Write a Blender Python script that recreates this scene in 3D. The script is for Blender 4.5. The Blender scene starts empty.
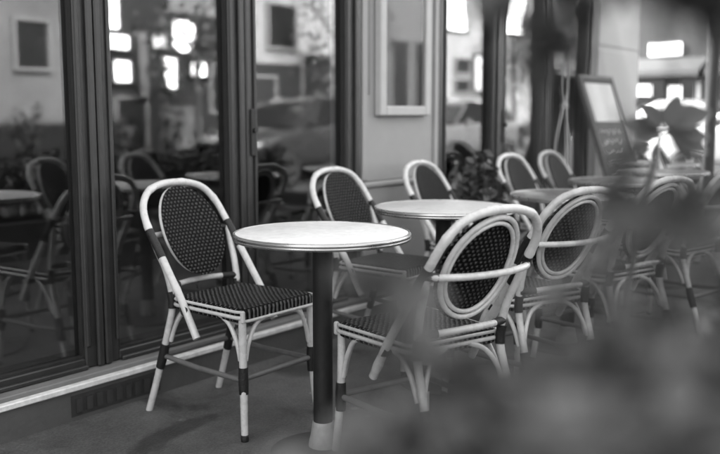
import bpy, math, random
from math import sin, cos, pi, radians, sqrt
from mathutils import Vector, Matrix

random.seed(7)
SC = bpy.context.scene
COL = SC.collection

# ------------------------------------------------------------------ helpers
class MB:
    """collects vertices and faces of ONE mesh"""
    def __init__(self):
        self.v = []; self.f = []; self.mi = []; self.sm = []
    def add(self, vs, fs, mi=0, smooth=False):
        o = len(self.v)
        self.v += [tuple(p) for p in vs]
        for f in fs:
            self.f.append([i + o for i in f]); self.mi.append(mi); self.sm.append(smooth)
    def box(self, x0, x1, y0, y1, z0, z1, b=0.0, mi=0):
        if b <= 0:
            vs = [(x, y, z) for z in (z0, z1) for y in (y0, y1) for x in (x0, x1)]
            fs = [(0, 2, 3, 1), (4, 5, 7, 6), (0, 1, 5, 4), (2, 6, 7, 3), (0, 4, 6, 2), (1, 3, 7, 5)]
            self.add(vs, fs, mi); return
        # chamfered box
        b = min(b, (x1 - x0) * .45, (y1 - y0) * .45, (z1 - z0) * .45)
        vs = []; idx = {}
        X = (x0, x1); Y = (y0, y1); Z = (z0, z1)
        for i in (0, 1):
            for j in (0, 1):
                for k in (0, 1):
                    sx, sy, sz = (1 - 2 * i), (1 - 2 * j), (1 - 2 * k)
                    for a, (dx, dy, dz) in enumerate(((0, b, b), (b, 0, b), (b, b, 0))):
                        idx[(i, j, k, a)] = len(vs)
                        vs.append((X[i] + sx * dx, Y[j] + sy * dy, Z[k] + sz * dz))
        fs = []
        for i in (0, 1):
            q = [idx[(i, j, k, 0)] for j, k in ((0, 0), (1, 0), (1, 1), (0, 1))]
            fs.append(q if i else q[::-1])
        for j in (0, 1):
            q = [idx[(i, j, k, 1)] for i, k in ((0, 0), (0, 1), (1, 1), (1, 0))]
            fs.append(q if j else q[::-1])
        for k in (0, 1):
            q = [idx[(i, j, k, 2)] for i, j in ((0, 0), (1, 0), (1, 1), (0, 1))]
            fs.append(q if k else q[::-1])
        for j in (0, 1):
            for k in (0, 1):
                fs.append([idx[(0, j, k, 1)], idx[(1, j, k, 1)], idx[(1, j, k, 2)], idx[(0, j, k, 2)]])
        for i in (0, 1):
            for k in (0, 1):
                fs.append([idx[(i, 0, k, 0)], idx[(i, 1, k, 0)], idx[(i, 1, k, 2)], idx[(i, 0, k, 2)]])
        for i in (0, 1):
            for j in (0, 1):
                fs.append([idx[(i, j, 0, 0)], idx[(i, j, 1, 0)], idx[(i, j, 1, 1)], idx[(i, j, 0, 1)]])
        for i in (0, 1):
            for j in (0, 1):
                for k in (0, 1):
                    fs.append([idx[(i, j, k, 0)], idx[(i, j, k, 1)], idx[(i, j, k, 2)]])
        self.add(vs, fs, mi)
    def tube(self, pts, r, n=12, closed=False, mi=0, cap=True):
        P = [Vector(p) for p in pts]
        R = r if isinstance(r, (list, tuple)) else [r] * len(P)
        m = len(P)
        T = []
        for i in range(m):
            if closed:
                t = P[(i + 1) % m] - P[i - 1]
            else:
                t = P[min(i + 1, m - 1)] - P[max(i - 1, 0)]
            T.append(t.normalized())
        u = T[0].orthogonal().normalized()
        vs = []
        for i in range(m):
            u = (u - T[i] * u.dot(T[i])).normalized()
            w = T[i].cross(u)
            for k in range(n):
                a = 2 * pi * k / n
                vs.append(P[i] + (u * cos(a) + w * sin(a)) * R[i])
        fs = []
        for i in range(m if closed else m - 1):
            j = (i + 1) % m
            for k in range(n):
                fs.append((i * n + k, i * n + (k + 1) % n, j * n + (k + 1) % n, j * n + k))
        self.add(vs, fs, mi, True)
        if cap and not closed:
            self.add(vs[:n], [tuple(range(n))[::-1]], mi)
            self.add(vs[-n:], [tuple(range(n))], mi)
    def lathe(self, prof, n=48, c=(0, 0, 0), mi=0, smooth=True):
        vs = []
        for (r, z) in prof:
            for k in range(n):
                a = 2 * pi * k / n
                vs.append((c[0] + r * cos(a), c[1] + r * sin(a), c[2] + z))
        fs = []
        for i in range(len(prof) - 1):
            for k in range(n):
                fs.append((i * n + k, i * n + (k + 1) % n, (i + 1) * n + (k + 1) % n, (i + 1) * n + k))
        self.add(vs, fs, mi, smooth)
        if prof[0][0] > 1e-6: self.add(vs[:n], [tuple(range(n))[::-1]], mi)
        if prof[-1][0] > 1e-6: self.add(vs[-n:], [tuple(range(n))], mi)
    def loft(self, rings, cap=True, mi=0, smooth=False):
        n = len(rings[0]); vs = [p for r in rings for p in r]; fs = []
        for i in range(len(rings) - 1):
            for k in range(n):
                fs.append((i * n + k, i * n + (k + 1) % n, (i + 1) * n + (k + 1) % n, (i + 1) * n + k))
        self.add(vs, fs, mi, smooth)
        if cap:
            self.add(rings[0], [tuple(range(n))[::-1]], mi); self.add(rings[-1], [tuple(range(n))], mi)
    def build(self, name, mats, parent=None, fix=True):
        me = bpy.data.meshes.new(name)
        me.from_pydata(self.v, [], self.f)
        for i, p in enumerate(me.polygons):
            p.use_smooth = self.sm[i]; p.material_index = self.mi[i]
        for m in (mats if isinstance(mats, (list, tuple)) else [mats]):
            me.materials.append(m)
        if fix:
            import bmesh
            bm = bmesh.new(); bm.from_mesh(me)
            bmesh.ops.recalc_face_normals(bm, faces=bm.faces)
            bm.to_mesh(me); bm.free()
        o = bpy.data.objects.new(name, me)
        COL.objects.link(o)
        if parent is not None: o.parent = parent
        return o

def crom(pts, sub=6, closed=False):
    P = [Vector(p) for p in pts]; n = len(P); out = []
    for i in range(n if closed else n - 1):
        if closed:
            a, b, c, d = P[i - 1], P[i], P[(i + 1) % n], P[(i + 2) % n]
        else:
            a, b, c, d = P[max(i - 1, 0)], P[i], P[i + 1], P[min(i + 2, n - 1)]
        for k in range(sub):
            t = k / sub
            out.append(.5 * ((2 * b) + (c - a) * t + (2 * a - 5 * b + 4 * c - d) * t * t + (3 * b - a - 3 * c + d) * t ** 3))
    if not closed: out.append(P[-1])
    return out

def empty(name, loc=(0, 0, 0), rz=0.0):
    o = bpy.data.objects.new(name, None)
    o.empty_display_size = .1
    o.location = loc; o.rotation_euler = (0, 0, rz)
    COL.objects.link(o)
    return o

def tag(o, label=None, cat=None, group=None, kind=None):
    if label: o['label'] = label
    if cat: o['category'] = cat
    if group: o['group'] = group
    if kind: o['kind'] = kind
    return o

def copy_tree(o, parent=None):
    c = o.copy(); COL.objects.link(c)
    if parent is not None: c.parent = parent
    for ch in list(o.children): copy_tree(ch, c)
    return c

# ------------------------------------------------------------------ materials (all neutral: the photograph is black and white)
def new_mat(name):
    m = bpy.data.materials.new(name); m.use_nodes = True
    nt = m.node_tree
    return m, nt, nt.nodes['Principled BSDF'], nt.nodes, nt.links

def math_node(N, L, op, a, b=None, c=None):
    n = N.new('ShaderNodeMath'); n.operation = op
    for i, v in enumerate((a, b, c)):
        if v is None: continue
        if isinstance(v, (int, float)): n.inputs[i].default_value = v
        else: L.new(v, n.inputs[i])
    return n.outputs[0]

def mat(name, g, rough=.5, var=.12, scale=18, bump=0.0, bscale=80, metal=0.0, coat=0.0, spec=.5, big=0.0):
    """grey paint/stone/metal with mottling: noise in colour and roughness, optional bump"""
    m, nt, B, N, L = new_mat(name)
    tc = N.new('ShaderNodeTexCoord')
    nz = N.new('ShaderNodeTexNoise'); nz.inputs['Scale'].default_value = scale
    nz.inputs['Detail'].default_value = 6; nz.inputs['Roughness'].default_value = .62
    L.new(tc.outputs['Object'], nz.inputs['Vector'])
    f = nz.outputs['Fac']
    if big:
        n2 = N.new('ShaderNodeTexNoise'); n2.inputs['Scale'].default_value = scale * .12
        n2.inputs['Detail'].default_value = 4
        L.new(tc.outputs['Object'], n2.inputs['Vector'])
        f = math_node(N, L, 'ADD', math_node(N, L, 'MULTIPLY', f, 1 - big), math_node(N, L, 'MULTIPLY', n2.outputs['Fac'], big))
    mr = N.new('ShaderNodeMapRange')
    mr.inputs[1].default_value = .3; mr.inputs[2].default_value = .7
    mr.inputs[3].default_value = g * (1 - var); mr.inputs[4].default_value = g * (1 + var)
    L.new(f, mr.inputs[0])
    cc = N.new('ShaderNodeCombineColor')
    for i in range(3): L.new(mr.outputs[0], cc.inputs[i])
    L.new(cc.outputs[0], B.inputs['Base Color'])
    r2 = N.new('ShaderNodeMapRange')
    r2.inputs[3].default_value = max(.02, rough - .1); r2.inputs[4].default_value = min(1, rough + .12)
    L.new(f, r2.inputs[0]); L.new(r2.outputs[0], B.inputs['Roughness'])
    B.inputs['Metallic'].default_value = metal
    B.inputs['Specular IOR Level'].default_value = spec
    B.inputs['Coat Weight'].default_value = coat
    if bump:
        nb = N.new('ShaderNodeTexNoise'); nb.inputs['Scale'].default_value = bscale; nb.inputs['Detail'].default_value = 5
        L.new(tc.outputs['Object'], nb.inputs['Vector'])
        bp = N.new('ShaderNodeBump'); bp.inputs['Strength'].default_value = bump; bp.inputs['Distance'].default_value = .01
        L.new(nb.outputs['Fac'], bp.inputs['Height']); L.new(bp.outputs[0], B.inputs['Normal'])
    return m

def weave_mat(name, axes, su, sv, dark=.018, light=.42):
    """black plaited resin with pale stitches, staggered row by row, bumped"""
    m, nt, B, N, L = new_mat(name)
    tc = N.new('ShaderNodeTexCoord'); sp = N.new('ShaderNodeSeparateXYZ')
    L.new(tc.outputs['Object'], sp.inputs[0])
    wn = N.new('ShaderNodeTexNoise'); wn.inputs['Scale'].default_value = 26; wn.inputs['Detail'].default_value = 2; L.new(tc.outputs['Object'], wn.inputs['Vector'])
    wob = N.new('ShaderNodeSeparateColor'); L.new(wn.outputs['Color'], wob.inputs[0])
    u = math_node(N, L, 'ADD', math_node(N, L, 'DIVIDE', sp.outputs[axes[0]], su), math_node(N, L, 'MULTIPLY', wob.outputs[0], .55))
    v = math_node(N, L, 'ADD', math_node(N, L, 'DIVIDE', sp.outputs[axes[1]], sv), math_node(N, L, 'MULTIPLY', wob.outputs[1], .5))
    row = math_node(N, L, 'FLOOR', v)
    odd = math_node(N, L, 'MULTIPLY', math_node(N, L, 'FLOORED_MODULO', row, 2.0), .5)
    fu = math_node(N, L, 'ABSOLUTE', math_node(N, L, 'SUBTRACT', math_node(N, L, 'FRACT', math_node(N, L, 'ADD', u, odd)), .5))
    fv = math_node(N, L, 'ABSOLUTE', math_node(N, L, 'SUBTRACT', math_node(N, L, 'FRACT', v), .5))
    def ss(x, a, b):
        n = N.new('ShaderNodeMapRange'); n.interpolation_type = 'SMOOTHSTEP'
        n.inputs[1].default_value = a; n.inputs[2].default_value = b
        n.inputs[3].default_value = 1; n.inputs[4].default_value = 0
        L.new(x, n.inputs[0]); return n.outputs[0]
    dot = math_node(N, L, 'MULTIPLY', ss(fu, .17, .27), ss(fv, .2, .36))
    nz = N.new('ShaderNodeTexNoise'); nz.inputs['Scale'].default_value = 60; L.new(tc.outputs['Object'], nz.inputs['Vector'])
    dn = math_node(N, L, 'MULTIPLY', dot, math_node(N, L, 'MULTIPLY_ADD', nz.outputs['Fac'], .9, .45))
    g = math_node(N, L, 'MULTIPLY_ADD', dn, light - dark, dark)
    cc = N.new('ShaderNodeCombineColor')
    for i in range(3): L.new(g, cc.inputs[i])
    L.new(cc.outputs[0], B.inputs['Base Color'])
    B.inputs['Roughness'].default_value = .5; B.inputs['Specular IOR Level'].default_value = .1
    hv = math_node(N, L, 'SUBTRACT', math_node(N, L, 'ADD', dot, ss(fu, .1, .5)), math_node(N, L, 'MULTIPLY', fv, 1.2))
    bp = N.new('ShaderNodeBump'); bp.inputs['Strength'].default_value = .8; bp.inputs['Distance'].default_value = .004
    L.new(hv, bp.inputs['Height']); L.new(bp.outputs[0], B.inputs['Normal'])
    return m

def glass_mat(name, base=.08, grow=.9, tint=.9):
    m = bpy.data.materials.new(name); m.use_nodes = True
    nt = m.node_tree; N = nt.nodes; L = nt.links
    N.remove(N['Principled BSDF']); out = N['Material Output']
    lw = N.new('ShaderNodeLayerWeight'); lw.inputs['Blend'].default_value = .5
    p = math_node(N, L, 'POWER', lw.outputs['Facing'], 4.0)
    f = math_node(N, L, 'MULTIPLY_ADD', p, grow, base)
    tr = N.new('ShaderNodeBsdfTransparent'); tr.inputs[0].default_value = (tint,) * 3 + (1,)
    gl = N.new('ShaderNodeBsdfGlossy'); gl.inputs['Roughness'].default_value = 0.02
    tc = N.new('ShaderNodeTexCoord')
    nz = N.new('ShaderNodeTexNoise'); nz.inputs['Scale'].default_value = 1.6; nz.inputs['Detail'].default_value = 1
    L.new(tc.outputs['Object'], nz.inputs['Vector'])
    bp = N.new('ShaderNodeBump'); bp.inputs['Strength'].default_value = .02; bp.inputs['Distance'].default_value = .02
    L.new(nz.outputs['Fac'], bp.inputs['Height']); L.new(bp.outputs[0], gl.inputs['Normal'])
    mx = N.new('ShaderNodeMixShader')
    L.new(f, mx.inputs[0]); L.new(tr.outputs[0], mx.inputs[1]); L.new(gl.outputs[0], mx.inputs[2])
    L.new(mx.outputs[0], out.inputs['Surface'])
    return m

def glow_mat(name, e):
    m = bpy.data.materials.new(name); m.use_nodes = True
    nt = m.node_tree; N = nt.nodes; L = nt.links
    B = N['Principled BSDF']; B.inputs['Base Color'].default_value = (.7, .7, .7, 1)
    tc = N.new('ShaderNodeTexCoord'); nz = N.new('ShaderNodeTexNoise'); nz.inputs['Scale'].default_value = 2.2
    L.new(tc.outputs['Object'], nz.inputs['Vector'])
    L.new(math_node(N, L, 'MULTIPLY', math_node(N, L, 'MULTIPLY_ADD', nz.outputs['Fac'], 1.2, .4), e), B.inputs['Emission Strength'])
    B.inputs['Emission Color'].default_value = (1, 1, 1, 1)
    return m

M = {}
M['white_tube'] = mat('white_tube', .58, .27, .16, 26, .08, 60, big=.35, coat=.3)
M['tube_shaded'] = mat('tube_shaded', .13, .45, .15, 30, .05, 60)  # white tube with shade put into its colour, for the stretchers
M['wrap'] = mat('black_wrap', .010, .5, .3, 60, .4, 190)
M['seat_weave'] = weave_mat('seat_weave', (0, 1), .021, .0125, .004, .15)
M['back_weave'] = weave_mat('back_weave', (0, 2), .0195, .0135, .003, .075)
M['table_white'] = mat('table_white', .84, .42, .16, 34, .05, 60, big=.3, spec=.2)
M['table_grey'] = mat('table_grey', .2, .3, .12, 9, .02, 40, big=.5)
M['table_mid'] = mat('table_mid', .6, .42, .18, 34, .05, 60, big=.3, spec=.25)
M['rim'] = mat('table_rim', .5, .28, .08, 20, metal=.9)
M['black_iron'] = mat('black_iron', .012, .5, .25, 30, .1, 90)
M['foot_metal'] = mat('foot_metal', .34, .45, .2, 25, .12, 70)
M['frame'] = mat('dark_frame_paint', .033, .36, .3, 11, .06, 40, big=.5)
M['frame_dark'] = mat('black_gasket', .018, .5, .2, 20)
M['panel'] = mat('panel_paint', .29, .5, .12, 7, .05, 35, big=.6)
M['pale_wall'] = mat('pale_wall', .42, .6, .06, 7, .06, 35, big=.6)
M['white_frame'] = mat('white_frame', .42, .45, .06, 12, .03, 40)
M['sill'] = mat('sill_stone', .17, .55, .2, 12, .15, 60, big=.4)
M['nosing'] = mat('nosing_metal', .7, .35, .2, 30, .1, 70, spec=.6)
M['plinth'] = mat('plinth_stone', .08, .7, .25, 9, .25, 60, big=.6)
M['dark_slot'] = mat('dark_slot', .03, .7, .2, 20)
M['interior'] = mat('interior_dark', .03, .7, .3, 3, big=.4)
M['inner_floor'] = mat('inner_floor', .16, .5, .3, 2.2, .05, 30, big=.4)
M['glass'] = glass_mat('shop_glass', .13)
M['case_glass'] = glass_mat('case_glass', .05, .7, .9)
M['paper'] = mat('paper', .6, .7, .05, 12)
M['paper_grey'] = mat('paper_grey', .07, .6, .25, 6, big=.5)
M['chalkboard'] = mat('chalkboard', .03, .6, .35, 10, big=.5)
M['ink'] = mat('ink', .05, .6, .2, 30)
M['chalk'] = mat('chalk', .6, .9, .2, 30)
M['board_frame'] = mat('board_frame', .06, .5, .2, 20)
M['car_white'] = mat('car_white', .72, .3, .03, 4, coat=.8)
M['car_grey'] = mat('car_grey', .13, .3, .04, 4, coat=.8)
M['car_dark'] = mat('car_dark', .03, .25, .1, 4, coat=.8)
M['car_glass'] = mat('car_glass', .015, .06, .1, 4, spec=.9)
M['tyre'] = mat('tyre', .025, .8, .2, 40, .2, 90)
M['alloy'] = mat('alloy', .45, .35, .1, 30, metal=.8)
M['lamp_glass'] = mat('lamp_glass', .6, .12, .1, 30)
M['stucco_light'] = mat('stucco_light', .3, .8, .25, 2.5, .1, 30, big=.5)
M['stucco_soft'] = mat('stucco_soft', .15, .8, .3, 2.5, .1, 30, big=.5)
M['stucco_mid'] = mat('stucco_mid', .2, .8, .15, 2.5, .1, 30, big=.5)
M['stucco_dark'] = mat('stucco_dark', .022, .7, .3, 2.5, .1, 30, big=.5)
M['window_dark'] = mat('window_dark', .02, .1, .3, 3, spec=.8)
M['glowing'] = glow_mat('added_glow', 3.2)  # emission added to make bright patches in the mirrored street, no known lamps
M['glowing_dim'] = glow_mat('added_glow_dim', .4)  # weaker added emission, also on the far sign and some posters
M['leaf_a'] = mat('leaf_mid', .115, .5, .35, 14, .1, 80)
M['leaf_pale'] = mat('leaf_pale', .17, .5, .3, 14, .1, 80)
M['leaf_b'] = mat('leaf_dark', .05, .45, .35, 14, .1, 80)
M['stem'] = mat('stem_bark', .06, .8, .3, 40, .2, 120)
M['awning'] = mat('awning_cloth', .1, .8, .15, 6, .05, 60)
M['awning_pale'] = mat('awning_cloth_pale', .06, .8, .12, 6, .05, 60)
M['kerb'] = mat('kerb_stone', .3, .7, .15, 8, .2, 50)
M['trough'] = mat('trough_metal', .07, .5, .2, 20)
M['soil'] = mat('soil', .03, .9, .4, 30, .5, 60)

def pavement_mat(name, g):
    m, nt, B, N, L = new_mat(name)
    tc = N.new('ShaderNodeTexCoord')
    def noise(s, d=5):
        n = N.new('ShaderNodeTexNoise'); n.inputs['Scale'].default_value = s; n.inputs['Detail'].default_value = d
        L.new(tc.outputs['Object'], n.inputs['Vector']); return n.outputs['Fac']
    a = noise(1.3, 3); b = noise(9); c = noise(160, 3)
    vo = N.new('ShaderNodeTexVoronoi'); vo.inputs['Scale'].default_value = 95
    L.new(tc.outputs['Object'], vo.inputs['Vector'])
    s = math_node(N, L, 'ADD', math_node(N, L, 'MULTIPLY', a, .9), math_node(N, L, 'ADD', math_node(N, L, 'MULTIPLY', b, .45), math_node(N, L, 'MULTIPLY', c, .5)))
    s = math_node(N, L, 'ADD', s, math_node(N, L, 'MULTIPLY', vo.outputs['Distance'], .25))
    mr = N.new('ShaderNodeMapRange')
    mr.inputs[1].default_value = .65; mr.inputs[2].default_value = 1.4
    mr.inputs[3].default_value = g * .4; mr.inputs[4].default_value = g * 1.9
    L.new(s, mr.inputs[0])
    st = N.new('ShaderNodeMapRange'); st.interpolation_type = 'SMOOTHSTEP'
    st.inputs[1].default_value = .50; st.inputs[2].default_value = .62; st.inputs[3].default_value = 1.15; st.inputs[4].default_value = .5
    n3 = N.new('ShaderNodeTexNoise'); n3.inputs['Scale'].default_value = 2.6; n3.inputs['Detail'].default_value = 4; n3.inputs['Distortion'].default_value = .6
    mp = N.new('ShaderNodeMapping'); mp.inputs['Location'].default_value = (3.7, 1.2, 0); L.new(tc.outputs['Object'], mp.inputs[0]); L.new(mp.outputs[0], n3.inputs['Vector'])
    L.new(n3.outputs['Fac'], st.inputs[0])
    v2 = N.new('ShaderNodeTexVoronoi'); v2.inputs['Scale'].default_value = 5; L.new(tc.outputs['Object'], v2.inputs['Vector'])
    gum = N.new('ShaderNodeMapRange'); gum.inputs[1].default_value = .07; gum.inputs[2].default_value = .10; gum.inputs[3].default_value = 1.7; gum.inputs[4].default_value = 1.0
    L.new(v2.outputs['Distance'], gum.inputs[0])
    col = math_node(N, L, 'MULTIPLY', math_node(N, L, 'MULTIPLY', mr.outputs[0], st.outputs[0]), gum.outputs[0])
    cc = N.new('ShaderNodeCombineColor')
    for i in range(3): L.new(col, cc.inputs[i])
    L.new(cc.outputs[0], B.inputs['Base Color'])
    B.inputs['Roughness'].default_value = .75
    bp = N.new('ShaderNodeBump'); bp.inputs['Strength'].default_value = .5; bp.inputs['Distance'].default_value = .004
    L.new(math_node(N, L, 'ADD', c, vo.outputs['Distance']), bp.inputs['Height']); L.new(bp.outputs[0], B.inputs['Normal'])
    return m
M['pavement'] = pavement_mat('pavement', .07)
M['asphalt'] = pavement_mat('asphalt', .05)

# ------------------------------------------------------------------ ground
def sheet(name, x0, x1, y0, y1, z, m):
    b = MB(); b.add([(x0, y0, z), (x1, y0, z), (x1, y1, z), (x0, y1, z)], [(0, 1, 2, 3)])
    return tag(b.build(name, m, fix=False), kind='structure')
sheet('ground', -300, 300, -300, 300, -.135, M['asphalt'])
b = MB(); b.box(-30, 9.6, -1.6, 2.9, -.13, 0)
tag(b.build('pavement', M['pavement']), kind='structure')
b = MB(); b.box(-30, 9.74, -1.74, -1.602, -.13, -.004, .01); b.box(9.602, 9.74, -1.60, 14, -.13, -.004, .01)
tag(b.build('kerb', M['kerb']), kind='structure')
b = MB(); b.box(-30, 60, -40, -6.6, -.13, 0)
tag(b.build('far_pavement', M['pavement']), kind='structure')
b = MB(); b.box(21, 60, 1.5, 40, -.13, 0)
tag(b.build('side_street_pavement', M['pavement']), kind='structure')

# ------------------------------------------------------------------ café building
FY = 2.90; KF = 1.04                                   # plane of the glass
cafe = empty('cafe_building', (4, FY, 0))
tag(cafe, 'café front of dark-framed glass doors and a pale painted wall panel above a stone step', 'building')
def part(bm, name, m, parent=cafe):
    o = bm.build(name, m)
    o.parent = parent
    for v in o.data.vertices: v.co.x *= KF; v.co.y += .116
    if parent is cafe: o.location = (-4, -FY, 0)
    return o
X0, X1 = -2.5, 7.75
b = MB(); b.box(X0, X1, 2.78, 3.30, -.13, .118, .004); part(b, 'plinth', M['plinth'])
b = MB(); b.box(X0, X1, 2.765, 2.80, .1185, .142, .004); part(b, 'step_nosing', M['nosing'])
b = MB(); b.box(X0, 3.748, 2.802, 3.0, .1185, .159, .004); b.box(4.502, 6.858, 2.802, 3.0, .1185, .159, .004); part(b, 'sill', M['sill'])
b = MB()
for k in range(9): b.box(1.90 + k * .045, 1.925 + k * .045, 2.770, 2.7785, .03, .085)
b.box(1.88, 2.30, 2.7785, 2.7798, .015, .10); part(b, 'vent_grille', M['dark_slot'])
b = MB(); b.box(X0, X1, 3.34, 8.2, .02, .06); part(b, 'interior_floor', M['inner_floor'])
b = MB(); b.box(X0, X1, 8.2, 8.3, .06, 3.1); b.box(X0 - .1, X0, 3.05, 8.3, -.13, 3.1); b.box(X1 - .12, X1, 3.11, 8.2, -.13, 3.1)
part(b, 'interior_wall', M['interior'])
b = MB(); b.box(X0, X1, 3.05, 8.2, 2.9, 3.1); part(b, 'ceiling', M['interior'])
b = MB(); b.box(X0, X1, 2.84, 3.04, 2.72, 3.5, .01); b.box(X0, X1, 2.80, 3.04, 3.502, 3.62, .02); part(b, 'fascia', M['frame'])
b = MB(); b.box(-16, X1, 2.9, 3.3, 3.63, 9.0); b.box(-16, X0 - .11, 2.9, 3.3, -.13, 3.625); part(b, 'upper_wall', M['stucco_light'])

def shift(o):
    for v in o.data.vertices: v.co.x *= KF; v.co.y += .116
def glazed(name, x0, x1, l, r, door=False, hx=None):
    """a glazed leaf between x0 and x1 whose stiles are l and r wide"""
    b = MB(); z0, z1 = .160, 2.715
    for (a, c, s) in ((x0, x0 + l, 1), (x1 - r, x1, -1)):
        b.box(a, c, 2.872, 2.952, z0, z1, .006)
        # raised astragal and bead of the stile
        if s > 0:
            b.box(a + .002, a + l * .42, 2.852, 2.871, z0 + .002, z1 - .002, .006)
            b.box(c - .018, c - .001, 2.860, 2.871, z0 + .09, z1 - .002, .004)
        else:
            b.box(c - r * .42, c - .002, 2.852, 2.871, z0 + .002, z1 - .002, .006)
            b.box(a + .001, a + .018, 2.860, 2.871, z0 + .09, z1 - .002, .004)
    b.box(x0 + l + .001, x1 - r - .001, 2.874, 2.950, z0, z0 + .042, .005)
    b.box(x0 + l + .001, x1 - r - .001, 2.852, 2.873, z0, z0 + .018, .004)
    b.box(x0 + l + .001, x1 - r - .001, 2.874, 2.950, z1 - .09, z1, .005)
    f = part(b, name, M['frame'])
    g = MB(); g.box(x0 + l - .006, x1 - r + .006, 2.906, 2.914, z0 + .036, z1 - .085)
    shift(g.build('pane', M['glass'], f))
    k = MB()
    k.box(x0 + l + .0005, x0 + l + .008, 2.880, 2.9055, z0 + .045, z1 - .092)
    k.box(x1 - r - .008, x1 - r - .0005, 2.880, 2.9055, z0 + .045, z1 - .092)
    k.box(x0 + l + .0085, x1 - r - .0085, 2.880, 2.9055, z0 + .043, z0 + .053)
    shift(k.build('gasket', M['frame_dark'], f))
    if hx:
        h = MB(); h.box(hx - .016, hx + .016, 2.840, 2.8515, .98, 1.20, .004)
        h.tube([(hx, 2.842, 1.10), (hx, 2.826, 1.10)], .012, 12)
        shift(h.build('handle', M['black_iron'], f))
    return f
glazed('window', -2.4, -1.03, .075, .075)
glazed('window', -1.03, .60, .075, .075)
glazed('window', .60, 2.094, .075, .078)
glazed('door', 2.096, 2.893, .078, .085)
glazed('door', 2.895, 3.746, .078, .105, hx=2.93)
glazed('door', 4.502, 5.257, .10, .085)
glazed('door', 5.259, 5.962, .085, .08, hx=5.30)
glazed('door', 5.964, 6.74, .08, .11)
b = MB()
b.box(6.742, 6.858, 2.86, 3.0, .147, 2.71, .006)
part(b, 'door_post', M['frame'])
# pale wall panel
b = MB()
b.box(3.75, 4.50, 2.862, 3.08, .80, 2.715, .004)
b.box(3.75, 4.50, 2.845, 3.08, .143, .765, .004)
b.box(3.75, 4.50, 2.828, 3.08, .767, .798, .008)
b.box(3.755, 3.80, 2.848, 2.861, .81, 2.70, .004)
b.box(4.45, 4.495, 2.848, 2.861, .81, 2.70, .004)
part(b, 'wall_panel', M['panel'])
b = MB(); b.box(3.803, 3.822, 2.852, 2.8615, 1.28, 2.70, .003); part(b, 'panel_groove', M['sill'])
b = MB()
b.box(6.86, 7.75, 2.858, 3.08, .143, 1.70, .004); b.box(6.86, 7.75, 2.858, 3.08, 1.735, 2.715, .004)
b.box(6.86, 7.75, 2.866, 3.08, 1.70, 1.735)
part(b, 'pale_wall', M['pale_wall'])

# menu case on the panel
mc = empty('menu_case', (4.115 * KF, 2.977, 1.7))
tag(mc, 'white framed glass menu case hung on the pale wall panel between the doors', 'menu case')
def sub(bm, name, m, parent):
    o = bm.build(name, m); o.parent = parent
    o.location = (-4.115, -2.861, -1.7); return o
b = MB(); x0, x1, z0, z1 = 3.86, 4.37, 1.165, 2.25
for (a, c, d, e) in ((x0, x0 + .055, z0, z1), (x1 - .055, x1, z0, z1), (x0 + .056, x1 - .056, z0, z0 + .055), (x0 + .056, x1 - .056, z1 - .055, z1)):
    b.box(a, c, 2.812, 2.860, d, e, .006)
sub(b, 'case_frame', M['white_frame'], mc)
b = MB(); b.box(x0 + .05, x1 - .05, 2.846, 2.858, z0 + .05, z1 - .05); sub(b, 'backing', M['chalkboard'], mc)
b = MB(); b.box(x0 + .05, x1 - .05, 2.824, 2.829, z0 + .05, z1 - .05); sub(b, 'case_pane', M['case_glass'], mc)

# tripod stand inside the third right-hand door
ts = empty('tripod_stand', (6.46, 2.955, .16))
tag(ts, 'slim pale folded tripod stand tied at its waist, on the far right sill', 'tripod stand')
for dx, dy in ((-.17, .004), (.015, -.018), (.17, .008)):
    b = MB(); b.tube(crom([(dx * q, dy, z) for q, z in ((1, 0), (.93, .4), (.72, .8), (.12, 1.07), (.30, 1.2), (.26, 1.32), (.16, 1.44), (.03, 1.55))], 4), .0085, 8)
    b.build('leg', M['white_frame'], ts)
b = MB(); b.lathe([(.022, 1.05), (.032, 1.07), (.022, 1.10)], 14); b.build('waist_tie', M['white_frame'], ts)

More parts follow.
